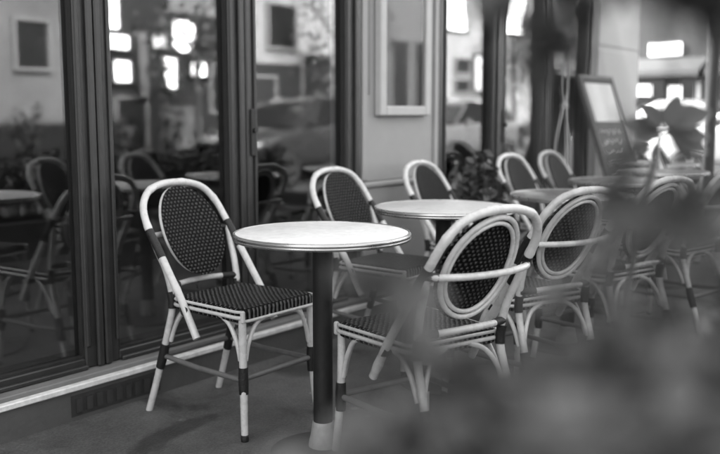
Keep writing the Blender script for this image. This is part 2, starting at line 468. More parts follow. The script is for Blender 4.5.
# ------------------------------------------------------------------ bistro chair (faces local -Y)
def back_y(z, x=0.0):
    return .205 + (z - .5) * .44 - .022 * (abs(x) / .155) ** 2
def make_chair():
    root = empty('bistro_chair')
    W = M['white_tube']
    # outer hoop
    half = [(.212, .03, .315), (.211, .085, .40), (.209, .16, .51), (.207, .24, .625), (.205, .30, .71), (.190, .343, .785), (.145, .368, .842), (.075, .380, .868)]
    pts = half + [(0, .383, .874)] + [(-x, y, z) for x, y, z in half[::-1]]
    hp = crom(pts, 7)
    n = len(hp)
    rr = [.0143 + .0020 * max(0, 1 - abs(((i + 4) % 16) - 8) / 1.6) for i in range(n)]
    b = MB(); b.tube(hp, rr, 16); hoop = b.build('back_hoop', W, root)
    for s in (0, 1):
        seg = hp[int(2.75 * 7):int(4.1 * 7)]
        if s: seg = [Vector((-p.x, p.y, p.z)) for p in seg]
        b = MB(); m = len(seg)
        b.tube(seg, [.0158 + (.0008 if i % 2 else 0) for i in range(m)], 14); b.build('binding', M['wrap'], hoop)
    for s in (1, -1):
        b = MB(); b.tube([(s * .192, .093, .398), (s * .205, .091, .402), (s * .222, .089, .405)], [.011, .0165, .0165], 12); b.build('binding', M['wrap'], hoop)
    # woven oval
    b = MB(); rx, rz, zc = .149, .194, .679; R = 8; S = 40
    def ov(f, a, off):
        x = rx * f * cos(a); z = zc + rz * .93 * f * sin(a)
        return (x, back_y(z, x) + off, z)
    for off, flip in ((-.006, 0), (.006, 1)):
        vs = [ov(0, 0, off)]; fs = []
        for i in range(1, R + 1):
            f = i / R
            o2 = off * (1 if i < R else .35)
            vs += [ov(f, 2 * pi * k / S, o2) for k in range(S)]
        for k in range(S): fs.append((0, 1 + k, 1 + (k + 1) % S))
        for i in range(R - 1):
            for k in range(S):
                fs.append((1 + i * S + k, 1 + (i + 1) * S + k, 1 + (i + 1) * S + (k + 1) % S, 1 + i * S + (k + 1) % S))
        if flip: fs = [f[::-1] for f in fs]
        b.add(vs, fs, 0, True)
    o1 = [ov(1, 2 * pi * k / S, -.0021) for k in range(S)]; o2 = [ov(1, 2 * pi * k / S, .0021) for k in range(S)]
    b.loft([o1, o2], cap=False, smooth=True)
    pan = b.build('back_panel', M['back_weave'], root, fix=False)
    for f, off, r in ((.935, .016, .0088), (.83, .014, .0075)):
        b = MB(); b.tube([ov(f, 2 * pi * k / 48, off) for k in range(48)], r, 10, closed=True); b.build('panel_rim', W, pan)
    # braces across the back
    b = MB(); bp = crom([(-.205, .282, .672), (-.175, .312, .670), (-.09, .338, .668), (0, .344, .667), (.09, .338, .668), (.175, .312, .670), (.205, .282, .672)], 5)
    b.tube(bp, .0115, 12); br = b.build('upper_brace', W, root)
    for s in (1, -1):
        b = MB(); b.tube([(s * .207, .279, .672), (s * .194, .294, .671), (s * .178, .308, .670)], .0135, 12); b.build('binding', M['wrap'], br)
    b = MB(); bp = crom([(-.176, .212, .470), (-.10, .240, .474), (0, .248, .476), (.10, .240, .474), (.176, .212, .470)], 5)
    b.tube(bp, .0115, 12); br = b.build('lower_brace', W, root)
    for s in (1, -1):
        b = MB(); b.tube([(s * .178, .211, .470), (s * .15, .223, .472), (s * .118, .234, .473)], .0138, 12); b.build('binding', M['wrap'], br)
    # legs
    for s in (1, -1):
        b = MB(); fl = crom([(s * .204, -.204, 0), (s * .196, -.195, .10), (s * .188, -.186, .25), (s * .187, -.184, .405)], 4)
        b.tube(fl, [.0125 + .002 * min(1, i / 6) for i in range(len(fl))], 12); lg = b.build('front_leg', W, root)
        b = MB(); b.tube([(s * .1895, -.1885, .155), (s * .1888, -.187, .19), (s * .1885, -.1865, .245)], [.0175, .019, .0175], 14); b.build('binding', M['wrap'], lg)
        b = MB(); b.lathe([(.0135, 0), (.0145, .004), (.0145, .02), (.0130, .022)], 14, (s * .204, -.204, 0)); b.build('glide', M['wrap'], lg)
        b = MB()
        b.tube(crom([(s * .188, -.172, .265), (s * .188, -.155, .325), (s * .188, -.115, .385), (s * .188, -.055, .412)], 5), .0085, 10)
        b.build('arch_brace', W, lg)
        b = MB()
        b.tube(crom([(s * .174, -.186, .265), (s * .157, -.186, .325), (s * .117, -.188, .384), (s * .055, -.192, .402)], 5), .0085, 10)
        b.build('arch_brace', W, lg)
        b = MB(); rl = crom([(s * .190, .345, 0), (s * .184, .295, .13), (s * .178, .235, .30), (s * .175, .205, .41), (s * .180, .222, .52), (s * .194, .262, .62), (s * .203, .283, .675)], 5)
        b.tube(rl, .0135, 12); lg = b.build('rear_leg', W, root)
        b = MB(); b.tube([(s * .1822, .279, .17), (s * .180, .262, .215), (s * .179, .247, .26)], [.0175, .019, .0175], 14); b.build('binding', M['wrap'], lg)
        b = MB(); b.tube([(s * .175, .206, .395), (s * .1755, .205, .42), (s * .177, .211, .455)], .0165, 14); b.build('binding', M['wrap'], lg)
        b = MB()
        b.tube(crom([(s * .179, .215, .275), (s * .179, .185, .335), (s * .182, .14, .386), (s * .188, .085, .412)], 5), .0085, 10)
        b.build('arch_brace', W, lg)
        b = MB()
        b.tube(crom([(s * .168, .234, .275), (s * .15, .220, .335), (s * .11, .203, .386), (s * .05, .194, .410)], 5), .0085, 10)
        b.build('arch_brace', W, lg)
    # stretchers
    for s in (1, -1):
        b = MB(); b.tube([(s * .1885, -.170, .20), (s * .182, .05, .202), (s * .1795, .252, .215)], .0095, 10); b.build('stretcher', M['tube_shaded'], root)
    b = MB(); b.tube([(-.172, -.1865, .205), (0, -.1865, .205), (.172, -.1865, .205)], .0095, 10); b.build('stretcher', M['tube_shaded'], root)
    b = MB(); b.tube([(-.165, .262, .215), (0, .266, .215), (.165, .262, .215)], .0095, 10); b.build('stretcher', M['tube_shaded'], root)
    # seat
    def seat_outline(e, z):
        out = []
        for (cx, cy, a0) in ((.200, -.198, -90), (.184, .188, 0), (-.184, .188, 90), (-.200, -.198, 180)):
            sx = 1 if cx > 0 else -1; sy = 1 if cy > 0 else -1
            rad = .03
            for k in range(6):
                a = radians(a0 + 90 * k / 5)
                out.append((cx - sx * rad + (rad + e) * cos(a), cy - sy * rad + (rad + e) * sin(a), z))
        return out
    def dish(z, f):
        return [(x * f, y * f, z) for x, y, _ in seat_outline(-.004, 0)]
    b = MB()
    b.loft([seat_outline(-.008, .392), seat_outline(.0, .397), seat_outline(.0, .428), seat_outline(-.004, .437), dish(.441, .96), dish(.440, .75), dish(.437, .45), dish(.436, .12)], smooth=False)
    b.build('seat', M['seat_weave'], root)
    def rail(e, z, r, name='seat_rail'):
        o = seat_outline(e, z)                      # corner runs: front right, rear right, rear left, front left
        o = o[3:] + o[:0]
        b = MB(); b.tube(o[:-3], r, 10); b.build(name, W, root)
    rail(.005, .4315, .0052); rail(.006, .4125, .0066)
    o = seat_outline(.005, .401)
    b = MB(); b.tube(o[-4:] + o[:4], .0052, 10); b.build('seat_rail', W, root)
    for s in (1, -1):
        b = MB(); b.box(s * .1985 - .008, s * .1985 + .008, -.206, -.190, .396, .437, .004); b.build('seat_corner', W, root)
    done = set()
    for ch in root.children_recursive:
        if ch.data.name in done: continue
        done.add(ch.data.name)
        for v in ch.data.vertices:
            v.co.z = v.co.z * 1.1 if v.co.z < .44 else .484 + (v.co.z - .44) * .966
    return root

chair0 = make_chair()
used = [False]
def put_chair(x, y, deg, label, group):
    c = copy_tree(chair0) if used[0] else chair0
    used[0] = True
    c.location = (x, y, 0); c.rotation_euler = (0, 0, radians(deg))
    tag(c, label, 'chair', group)
    return c
GW = 'white framed woven chairs in the row along the café front'
GS = 'white framed woven chairs on the street side of the tables'
put_chair(2.415, 2.42, 0, 'sharp white framed chair with black woven oval back, alone before the leftmost doors', GW)
put_chair(3.43, 2.42, 0, 'chair behind the nearest white table, before the door beside the wall panel', GW)
put_chair(4.22, 2.42, 2, 'chair standing against the pale wall panel below the menu case, behind the second table', GW)
put_chair(5.27, 2.42, -2, 'left one of two far chairs close together before the right doors', GW)
put_chair(5.87, 2.42, 0, 'right one of two far chairs close together before the right doors', GW)
put_chair(6.92, 1.98, 8, 'distant blurred chair beyond the chalkboard, before the white parked car', GW)
put_chair(2.43, 1.61, 163, 'nearest street side chair seen from behind, woven oval back large beside the first table', GS)
put_chair(3.22, 1.66, 160, 'second street side chair from behind, overlapped by the back of the nearest one', GS)
put_chair(3.92, 1.60, 163, 'third street side chair from behind, half hidden by blurred leaves', GS)
put_chair(4.85, 1.60, 168, 'street side chair farthest right, cut off by the edge of the photo', GS)
put_chair(7.35, 1.93, 190, 'distant dark backed chair at the right edge near the foot of the post', GS)

# ------------------------------------------------------------------ bistro table
def make_table(topmat):
    root = empty('bistro_table')
    root.scale = (1, 1, 1.08)
    b = MB(); b.lathe([(.0, .7235), (.292, .7235), (.2935, .7225), (.2935, .706), (0.0, .706)], 72); b.build('tabletop', topmat, root)
    b = MB(); b.lathe([(.2937, .703), (.300, .703), (.3025, .708), (.3025, .7105), (.3005, .7125), (.3025, .7145), (.3025, .719), (.3005, .7235), (.2965, .7255), (.2937, .7245), (.2937, .703)], 72); b.build('table_rim', M['rim'], root)
    b = MB(); b.lathe([(.0, .6985), (.11, .6985), (.11, .7045), (.0, .7055)], 32); b.lathe([(.034, .09), (.034, .15), (.034, .2), (.034, .66), (.045, .6983)], 28); b.build('pole', M['black_iron'], root)
    b = MB(); b.lathe([(.0, .001), (.185, .001), (.188, .006), (.182, .012), (.09, .020), (.05, .026), (0, .026)], 48); b.build('base_plate', M['black_iron'], root)
    b = MB(); b.lathe([(.052, .027), (.050, .04), (.043, .07), (.039, .095), (.0365, .108), (.0345, .109)], 28); b.build('base_sleeve', M['foot_metal'], root)
    return root
GT = 'round pedestal tables in a row along the terrace'
t_white = make_table(M['table_white']); t_white.location = (2.30, 1.92, 0)
tag(t_white, 'nearest round table, bright white top on a black pole, in focus', 'table', GT)
t_mid = make_table(M['table_mid']); t_mid.location = (3.25, 2.03, 0); t_mid.rotation_euler.z = .3
tag(t_mid, 'second round table with a pale top, just behind the nearest white one', 'table', GT)
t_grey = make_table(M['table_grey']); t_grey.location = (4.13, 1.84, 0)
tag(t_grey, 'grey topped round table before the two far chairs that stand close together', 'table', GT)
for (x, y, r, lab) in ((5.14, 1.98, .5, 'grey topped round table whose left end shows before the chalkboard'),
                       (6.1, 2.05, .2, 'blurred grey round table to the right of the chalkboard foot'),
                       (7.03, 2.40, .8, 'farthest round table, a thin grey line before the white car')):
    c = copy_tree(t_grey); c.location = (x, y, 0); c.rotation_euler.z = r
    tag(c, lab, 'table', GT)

# ------------------------------------------------------------------ chalkboard leaning by the wall
cb = empty('menu_board', (6.95, 2.42, 0), radians(0))
cb.rotation_euler = (radians(-19), 0, 0)
tag(cb, 'tall dark chalkboard leaning at the pale end wall with a white sheet at its top', 'menu board')
b = MB(); w, h = .31, 1.56
b.box(-w, w, -.008, .012, .04, h - .04); b.build('board', M['chalkboard'], cb)
b = MB()
b.box(-w - .03, -w, -.018, .02, 0, h, .005); b.box(w, w + .03, -.018, .02, 0, h, .005)
b.box(-w + .001, w - .001, -.018, .02, h - .04, h, .005); b.box(-w + .001, w - .001, -.018, .02, .10, .14, .005)
b.build('board_frame', M['board_frame'], cb)
b = MB(); b.box(-.26, .27, -.0125, -.0085, 1.17, 1.49); sh = b.build('paper_sheet', M['paper'], cb)
b = MB()
rz = random.Random(3)
for k in range(8):
    z = 1.08 - k * .085; x = -.25; P = []
    while x < rz.uniform(.12, .26):
        P.append((x, -.0105, z + rz.uniform(-.018, .022))); x += rz.uniform(.012, .03)
    if len(P) > 3: b.tube(crom(P, 3), .0032, 5)
b.build('chalk_writing', M['chalk'], cb)

# ------------------------------------------------------------------ street post
sp = empty('street_post', (9.4, 2.70, 0))
tag(sp, 'dark slender street post rising past the white car at the right edge', 'post')
b = MB(); b.lathe([(.062, 0), (.062, 4.2)], 24); b.build('shaft', M['black_iron'], sp)
b = MB(); b.lathe([(.11, 0), (.11, .05), (.09, .09), (.085, .5), (.07, .55), (.0625, .57)], 24); b.build('base_collar', M['frame'], sp)

# ------------------------------------------------------------------ cars (face local +X)
def make_car(paint, name='parked_car'):
    root = empty(name)
    def ring(x, w, zb, zs, ww):
        return [(x, -ww, zb), (x, ww, zb), (x, w, zb + .18), (x, w * 1.01, zs - .12), (x, w * .96, zs), (x, 0, zs + .025), (x, -w * .96, zs), (x, -w * 1.01, zs - .12), (x, -w, zb + .18)]
    b = MB()
    st = [(-2.02, .70, .42, .80, .6), (-1.97, .80, .30, .90, .7), (-1.75, .86, .24, .96, .74), (-.9, .88, .22, .95, .76), (0, .88, .22, .93, .76), (.85, .88, .22, .92, .76), (1.35, .85, .24, .86, .74), (1.8, .80, .28, .76, .7), (1.98, .72, .34, .68, .62), (2.03, .6, .42, .60, .5)]
    b.loft([ring(*s) for s in st], smooth=True); body = b.build('body', paint, root)
    b = MB()
    def gr(x, z, w0, w1):
        return [(x, -w0, .90), (x, w0, .90), (x, w1 + .02, z - .03), (x, w1 - .08, z), (x, -w1 + .08, z), (x, -w1 - .02, z - .03)]
    def slab(x0_, x1_, z):
        return None
    G = [(-1.85, .93, .80, .79), (-1.55, 1.28, .82, .66), (-1.2, 1.42, .83, .60), (-.6, 1.46, .83, .59), (.05, 1.44, .83, .59), (.45, 1.28, .83, .63), (1.12, .93, .80, .78)]
    b.loft([gr(*g) for g in G], smooth=False); b.build('cabin_glass', M['car_glass'], root)
    b = MB()
    rf = [(-1.58, 1.275, .60), (-1.2, 1.425, .56), (-.6, 1.465, .55), (.05, 1.445, .55), (.36, 1.33, .56)]
    b.loft([[(x, -w, z - .02), (x, w, z - .02), (x, w - .06, z + .02), (x, 0, z + .035), (x, -w + .06, z + .02)] for x, z, w in rf], smooth=True); b.build('roof', paint, root)
    for s in (1, -1):
        for path in ([(1.08, s * .80, .925), (.45, s * .665, 1.285), (.30, s * .60, 1.36)], [(-.45, s * .845, .93), (-.47, s * .62, 1.44)], [(-1.8, s * .80, .95), (-1.55, s * .68, 1.27), (-1.3, s * .6, 1.41)]):
            b = MB(); b.tube(path, .028, 8); b.build('pillar', paint, root)
        for wx in (-1.28, 1.27):
            b = MB()
            prof = [(.19, -.10), (.29, -.10), (.315, -.07), (.315, .07), (.29, .10), (.19, .10)]
            n = 28; rings = []
            vs = []; fs = []
            for (r, y) in prof:
                for k in range(n):
                    a = 2 * pi * k / n; vs.append((wx + r * cos(a), s * .80 + y, .18 + r * sin(a)))
            for i in range(len(prof)):
                j = (i + 1) % len(prof)
                for k in range(n): fs.append((i * n + k, i * n + (k + 1) % n, j * n + (k + 1) % n, j * n + k))
            b.add(vs, fs, 0, True); wh = b.build('wheel', M['tyre'], root)
            b = MB(); y = s * .875
            vs = [(wx, y, .18)] + [(wx + r * cos(2 * pi * k / 20), y - s * (.02 if r > .15 else 0), .18 + r * sin(2 * pi * k / 20)) for r in (.06, .19) for k in range(20)]
            fs = [(0, 1 + k, 1 + (k + 1) % 20) for k in range(20)]
            fs += [(1 + k, 21 + k, 21 + (k + 1) % 20, 1 + (k + 1) % 20) for k in range(20) if (k // 2) % 2 == 0]
            b.add(vs, fs); b.build('rim', M['alloy'], wh)
            b = MB(); b.tube([(wx + .36 * cos(pi * k / 12), s * .872, .18 + .36 * sin(pi * k / 12)) for k in range(13)], .022, 6); b.build('wheel_arch', M['tyre'], root)
        b = MB(); b.box(1.86, 1.975, s * .64 - .1, s * .64 + .1, .60, .70, .03); b.build('headlight', M['lamp_glass'], root)
        b = MB(); b.box(-2.0, -1.9, s * .70 - .07, s * .70 + .07, .72, .90, .02); b.build('tail_light', M['car_grey'], root)
        b = MB(); b.box(.62, .76, s * .93 - .07, s * .93 + .07, .92, 1.03, .03); b.build('wing_mirror', paint, root)
    b = MB(); b.box(1.96, 2.055, -.26, .26, .40, .50, .01); b.build('number_plate', M['paper'], root)
    return root
CZ = -.135 + .135
def put_car(paint, x, y, z, deg, label):
    c = make_car(paint); c.location = (x, y, z); c.rotation_euler = (0, 0, radians(deg)); tag(c, label, 'car'); return c
put_car(M['car_white'], 17.6, 4.1, 0.0, 108, 'white parked car seen directly behind the farthest chairs at the right edge')
put_car(M['car_dark'], 22.5, 7.4, 0.0, 75, 'dark car parked farther back in front of the shop across the side street')
put_car(M['car_dark'], 12.9, -5.3, 0.0, 180, 'black car across the street, mirrored in the glass door left of the wall panel')
put_car(M['car_grey'], 18.4, -5.3, 0.0, 180, 'grey car across the street, mirrored in the door right of the wall panel')

# ------------------------------------------------------------------ buildings across the street (seen mirrored in the glass)
def street_building(x0, x1, y, h, wm, wins, label, base=None, awn=None, name='street_building'):
    root = empty(name, ((x0 + x1) / 2, y, 0))
    tag(root, label, 'building')
    def P(bm, nm, m, par=None):
        o = bm.build(nm, m); 
        if par is None: o.parent = root; o.location = (-(x0 + x1) / 2, -y, 0)
        else: o.parent = par
        return o
    b = MB(); b.box(x0 + .01, x1 - .01, y - 6, y, -.1, h); P(b, 'wall', wm)
    b = MB(); b.box(x0 + .01, x1 - .01, y - 6, y + .12, h, h + .25, .02); P(b, 'cornice', wm)
    if base:
        b = MB(); b.box(x0 + .02, x1 - .02, y + .002, y + .06, -.1, base); P(b, 'shop_base', M['stucco_dark'])
    for (a, c, d, e, m) in wins:
        b = MB(); t = .07
        for q in ((a - t, a, d - t, e + t), (c, c + t, d - t, e + t), (a + .001, c - .001, d - t, d), (a + .001, c - .001, e, e + t)):
            b.box(q[0], q[1], y + .003, y + .10, q[2], q[3])
        f = P(b, 'window', M['stucco_dark'] if m != 'window_dark' else M['stucco_mid'])
        b = MB(); b.box(a, c, y + .004, y + .03, d, e); P(b, 'pane', M[m], f)
    if awn:
        b = MB(); a, c, z = awn
        b.add([(a, y + .01, z + .5), (c, y + .01, z + .5), (c, y + 1.1, z), (a, y + 1.1, z), (c, y + 1.1, z - .22), (a, y + 1.1, z - .22), (a, y + .01, z + .44), (c, y + .01, z + .44)],
              [(0, 1, 2, 3), (3, 2, 4, 5), (5, 4, 7, 6), (6, 7, 1, 0), (0, 3, 5, 6), (1, 7, 4, 2)])
        P(b, 'awning', M['awning'])
    return root
WD = 'window_dark'
OY = -9.0
street_building(4.5, 10.35, OY, 8, M['stucco_soft'], [(9.3, 9.95, 2.0, 2.85, WD), (6.4, 7.6, 1.2, 2.6, WD), (7.0, 8.0, 4.4, 6.2, WD), (8.6, 9.5, 4.4, 6.2, WD)],
                'pale rendered house mirrored in the leftmost pane', base=.95)
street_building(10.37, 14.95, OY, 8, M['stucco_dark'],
                [(11.12, 11.62, 2.85, 3.7, 'glowing'), (11.20, 11.85, 2.45, 2.72, 'glowing'), (11.45, 11.85, 1.80, 2.20, 'glowing'),  # emissive panes added so the café glass mirrors bright patches
                 (12.75, 13.08, 1.70, 2.36, 'glowing'), (12.45, 12.84, 2.52, 2.84, 'glowing_dim'), (13.0, 13.62, 2.50, 3.15, 'glowing'), (13.5, 13.95, 1.98, 2.26, 'glowing'), (14.35, 14.55, 2.4, 2.68, 'glowing_dim'),
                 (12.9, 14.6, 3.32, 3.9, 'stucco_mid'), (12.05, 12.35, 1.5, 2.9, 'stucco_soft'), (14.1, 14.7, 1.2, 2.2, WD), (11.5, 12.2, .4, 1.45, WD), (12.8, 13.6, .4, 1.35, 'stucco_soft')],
                'dark shop front with several brightly lit small panes added for bright patches, mirrored behind the sharp chair', name='glow_shop')
street_building(14.97, 18.9, OY, 8, M['stucco_light'], [(16.0, 16.95, 2.75, 3.75, WD), (15.3, 16.2, .35, 2.0, WD), (17.2, 18.3, .9, 2.6, WD), (15.4, 16.4, 5, 6.8, WD), (17.2, 18.2, 5, 6.8, WD)],
                'pale house with a tall dark window, mirrored in the door beside the wall panel', base=2.35)
street_building(18.92, 23.2, OY, 8, M['stucco_mid'], [(19.5, 20.3, 1.0, 3.2, WD), (20.9, 21.7, 1.0, 3.2, WD), (22.1, 22.8, 1.0, 3.2, WD)],
                'grey house with three narrow windows, mirrored in the menu case')
street_building(23.22, 26.9, OY, 8, M['stucco_light'], [(23.3, 23.75, 1.9, 3.1, 'glowing'), (24.1, 25.2, 3.75, 4.9, 'glowing'), (24.6, 25.5, 2.45, 2.85, WD), (24.6, 25.5, 1.85, 2.2, WD), (25.8, 26.5, 1.9, 3.0, 'glowing_dim')],  # emissive panes added here too for the mirrored bright patches
                'white house with an added upper pane that glows, mirrored in the door right of the wall panel', base=1.6)
street_building(26.92, 38, OY, 8, M['stucco_light'], [(27.3, 28.0, 2.5, 3.2, 'glowing_dim'), (27.4, 29.2, 3.9, 5.6, 'glowing'), (31, 32.2, .8, 2.8, WD), (33.4, 34.6, .8, 2.8, WD)],
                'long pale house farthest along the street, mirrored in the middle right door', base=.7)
# shop across the side street, seen directly at the right edge
fb = empty('corner_shop', (29, 9, 0))
tag(fb, 'far dark corner shop with a bright sign over its awning, seen between leaves at right', 'building')
def FP(bm, nm, m, par=None):
    o = bm.build(nm, m)
    if par is None: o.parent = fb; o.location = (-29, -9, 0)
    else: o.parent = par
    return o
b = MB(); b.box(29, 36, 2, 24, -.1, 12); FP(b, 'wall', M['stucco_dark'])
b = MB(); b.box(28.9, 28.998, 2.2, 23.8, .0, 4.1); FP(b, 'shop_front', M['stucco_dark'])
b = MB(); b.box(28.8, 28.898, 9.3, 10.3, 2.98, 3.36, .02); FP(b, 'sign_board', M['glowing_dim'])
for (y0, y1) in ((2.8, 5.2), (5.6, 8.0), (8.5, 9.3), (9.75, 12.0), (12.6, 15.2)):
    b = MB(); b.box(28.86, 28.898, y0, y1, .5, 2.3); f = FP(b, 'shop_window', M['window_dark'])
b = MB(); b.box(28.84, 28.858, 9.25, 9.62, 1.45, 2.0); FP(b, 'poster', M['glowing_dim'])
for (y0, y1) in ((6.0, 8.2), (8.4, 12.4)):
    b = MB(); b.add([(28.89, y0, 2.9), (28.89, y1, 2.9), (27.7, y1, 2.45), (27.7, y0, 2.45), (27.7, y1, 2.28), (27.7, y0, 2.28), (28.89, y0, 2.86), (28.89, y1, 2.86)],
          [(0, 1, 2, 3), (3, 2, 4, 5), (5, 4, 7, 6), (6, 7, 1, 0), (0, 3, 5, 6), (1, 7, 4, 2)]); FP(b, 'awning', M['awning_pale'])
for (y0, y1, z0, z1, m) in ((7.3, 7.7, 1.2, 2.0, 'stucco_light'), (8.62, 8.8, .9, 2.1, 'paper'), (10.2, 10.7, 1.7, 2.05, 'glowing_dim'), (10.9, 11.3, .9, 1.9, 'stucco_light'), (11.5, 11.8, 1.5, 1.9, 'glowing_dim'), (6.3, 7.0, .8, 1.4, 'stucco_light')):
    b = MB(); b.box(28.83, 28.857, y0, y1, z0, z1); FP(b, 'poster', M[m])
for y0 in (3, 5.5, 8, 10.5, 13, 15.5):
    b = MB(); b.box(28.94, 28.998, y0, y0 + 1.1, 5.0, 7.0); FP(b, 'window', M['window_dark'])

# ------------------------------------------------------------------ shrubs close to the camera
FW = Vector((.794, .607, 0)); RT = Vector((.607, -.794, 0))
def P3(d, l, z): v = FW * d + RT * l; return Vector((v.x, v.y, z))
def leaf(bm, p, d, nrm, L_, W_, mi=0):
    d = d.normalized(); s = d.cross(nrm).normalized(); n = s.cross(d).normalized()
    prof = ((0, .02), (.18, .34), (.42, .5), (.68, .40), (.88, .18), (1, .01))
    vs = []
    for t, w in prof:
        c = p + d * (L_ * t) - n * (L_ * .16 * t * t)
        vs += [c - s * (W_ * w) + n * (W_ * w * .35), c, c + s * (W_ * w) + n * (W_ * w * .35)]
    fs = []
    for i in range(len(prof) - 1):
        a = i * 3; fs += [(a, a + 1, a + 4, a + 3), (a + 1, a + 2, a + 5, a + 4)]
    bm.add(vs, fs, mi, True)
def sprig(stems, leaves, base, tip, n, size, rnd, spread=1.0, start=.25):
    base = Vector(base); tip = Vector(tip)
    mid = (base + tip) / 2 + Vector((rnd.uniform(-.05, .05), rnd.uniform(-.05, .05), .04))
    P = crom([base, mid, tip], 8)
    stems.tube(P, [.0045 - .003 * i / (len(P) - 1) for i in range(len(P))], 6)
    for k in range(n):
        t = start + (1 - start) * (k + rnd.random() * .6) / n
        f = min(t, .999) * (len(P) - 1); i = int(f)
        q = P[i].lerp(P[i + 1], f - i)
        a = rnd.uniform(0, 2 * pi)
        d = Vector((cos(a), sin(a), rnd.uniform(-.1, .8)))
        nr = Vector((rnd.uniform(-.5, .5), rnd.uniform(-.5, .5), 1))
        s = size * rnd.uniform(.7, 1.25)
        leaf(leaves, q, d, nr, s * spread, s * .62)
rnd = random.Random(11)
LM = [M['leaf_a'], M['leaf_b'], M['leaf_pale']]
def sprig2(stems, leaves, base, tip, n, size, rnd, start, pick):
    base = Vector(base); tip = Vector(tip)
    mid = (base + tip) / 2 + Vector((rnd.uniform(-.04, .04), rnd.uniform(-.04, .04), .03))
    P = crom([base, mid, tip], 8)
    stems.tube(P, [.0035 - .0022 * i / (len(P) - 1) for i in range(len(P))], 6)
    for k in range(n):
        t = start + (1 - start) * (k + rnd.random() * .6) / n
        f = min(t, .999) * (len(P) - 1); i = int(f)
        q = P[i].lerp(P[i + 1], f - i); a = rnd.uniform(0, 2 * pi)
        sz = size * rnd.uniform(.7, 1.25)
        leaf(leaves, q, Vector((cos(a), sin(a), rnd.uniform(-.5, .8))), Vector((rnd.uniform(-1, 1), rnd.uniform(-1, 1), rnd.uniform(.1, 1))), sz, sz * .66, pick(rnd))
pick1 = lambda r: 2 if r.random() < .10 else (1 if r.random() < .30 else 0)
sh1 = empty('leafy_shrub', P3(.50, .16, 0))
tag(sh1, 'blurred broad leafy shrub nearest the lens, filling the bottom right foreground', 'shrub')
S = MB(); Lf = MB()
def loc(v): return Vector(v) - Vector(sh1.location)
for k in range(270):
    d = rnd.uniform(.40, .74); l = rnd.uniform(-.035, .42) * (.45 + d * .9)
    z = 1.075 + .26 * (l - .08) - .30 * (d - .42) - abs(rnd.gauss(0, .075)) - max(0, .05 - l) * .5
    sprig2(S, Lf, loc(P3(.42 + .16 * rnd.random(), .06 + .2 * rnd.random(), .36)), loc(P3(d, l, z)), 8, .040, rnd, .74, pick1)
for (d, l, z, n) in ((.56, .004, 1.09, 7), (.55, .014, 1.08, 6), (.54, .024, 1.062, 4), (.52, .028, 1.05, 4), (.50, .04, 1.05, 4), (.47, .012, 1.03, 4),
                     (.55, .142, 1.105, 4), (.53, .132, 1.085, 4), (.55, .152, 1.09, 4), (.52, .176, 1.134, 11), (.53, .184, 1.13, 9), (.51, .172, 1.128, 6), (.50, .194, 1.13, 4), (.56, .23, 1.125, 4)):
    sprig2(S, Lf, loc(P3(.5, max(.05, l), .4)), loc(P3(d, l, z)), n, .034, rnd, .945, (lambda r: 1 if r.random() < .6 else 0) if l > .16 else pick1)
S.build('stem', M['stem'], sh1); Lf.build('foliage', LM, sh1, fix=False)

sh2 = empty('tall_shrub', P3(.56, .24, 0))
tag(sh2, 'dark blurred sprigs of a taller shrub hanging across the top right', 'shrub')
S = MB(); Lf = MB()
def loc2(v): return Vector(v) - Vector(sh2.location)
for (d, l, z, n, sz) in ((.64, .131, 1.232, 8, .034), (.64, .121, 1.245, 7, .032), (.62, .107, 1.257, 6, .032), (.62, .100, 1.275, 5, .032), (.64, .142, 1.248, 5, .032), (.64, .153, 1.272, 5, .034), (.64, .158, 1.295, 5, .034),
                         (.54, .205, 1.268, 9, .043), (.52, .182, 1.274, 8, .043), (.56, .232, 1.262, 9, .043), (.55, .195, 1.285, 7, .04), (.53, .22, 1.255, 7, .04), (.56, .18, 1.292, 6, .04), (.50, .16, 1.272, 5, .04), (.58, .25, 1.28, 7, .043),
                         (.80, .243, 1.115, 7, .034), (.80, .237, 1.145, 6, .034), (.79, .235, 1.178, 5, .032)):
    sprig2(S, Lf, loc2(P3(.54, .26 + .08 * rnd.random(), .4)), loc2(P3(d, l, z)), n, sz, rnd, .95, lambda r: 0 if r.random() < .25 else 1)
S.build('stem', M['stem'], sh2); Lf.build('foliage', LM, sh2, fix=False)

# hedge along the terrace edge, mostly unseen, added to block low light on chair legs
hg = empty('hedge', (3.3, .22, 0))
tag(hg, 'low leafy hedge added to block low light, mostly unseen, its end blurred at the lower right', 'hedge')
S = MB(); Lf = MB()
for k in range(640):
    x = rnd.uniform(1.0, 6.4); y = rnd.uniform(-.02, .44)
    z = .90 - abs(rnd.gauss(0, .12)) - .5 * max(0, abs(y - .21) - .14) + .03 * sin(x * 7)
    sprig2(S, Lf, (x - 3.3 + rnd.uniform(-.1, .1), rnd.uniform(-.12, .12), .36), (x - 3.3, y - .22, z), 9, .055, rnd, .35, pick1)
S.build('stem', M['stem'], hg); Lf.build('foliage', LM, hg, fix=False)

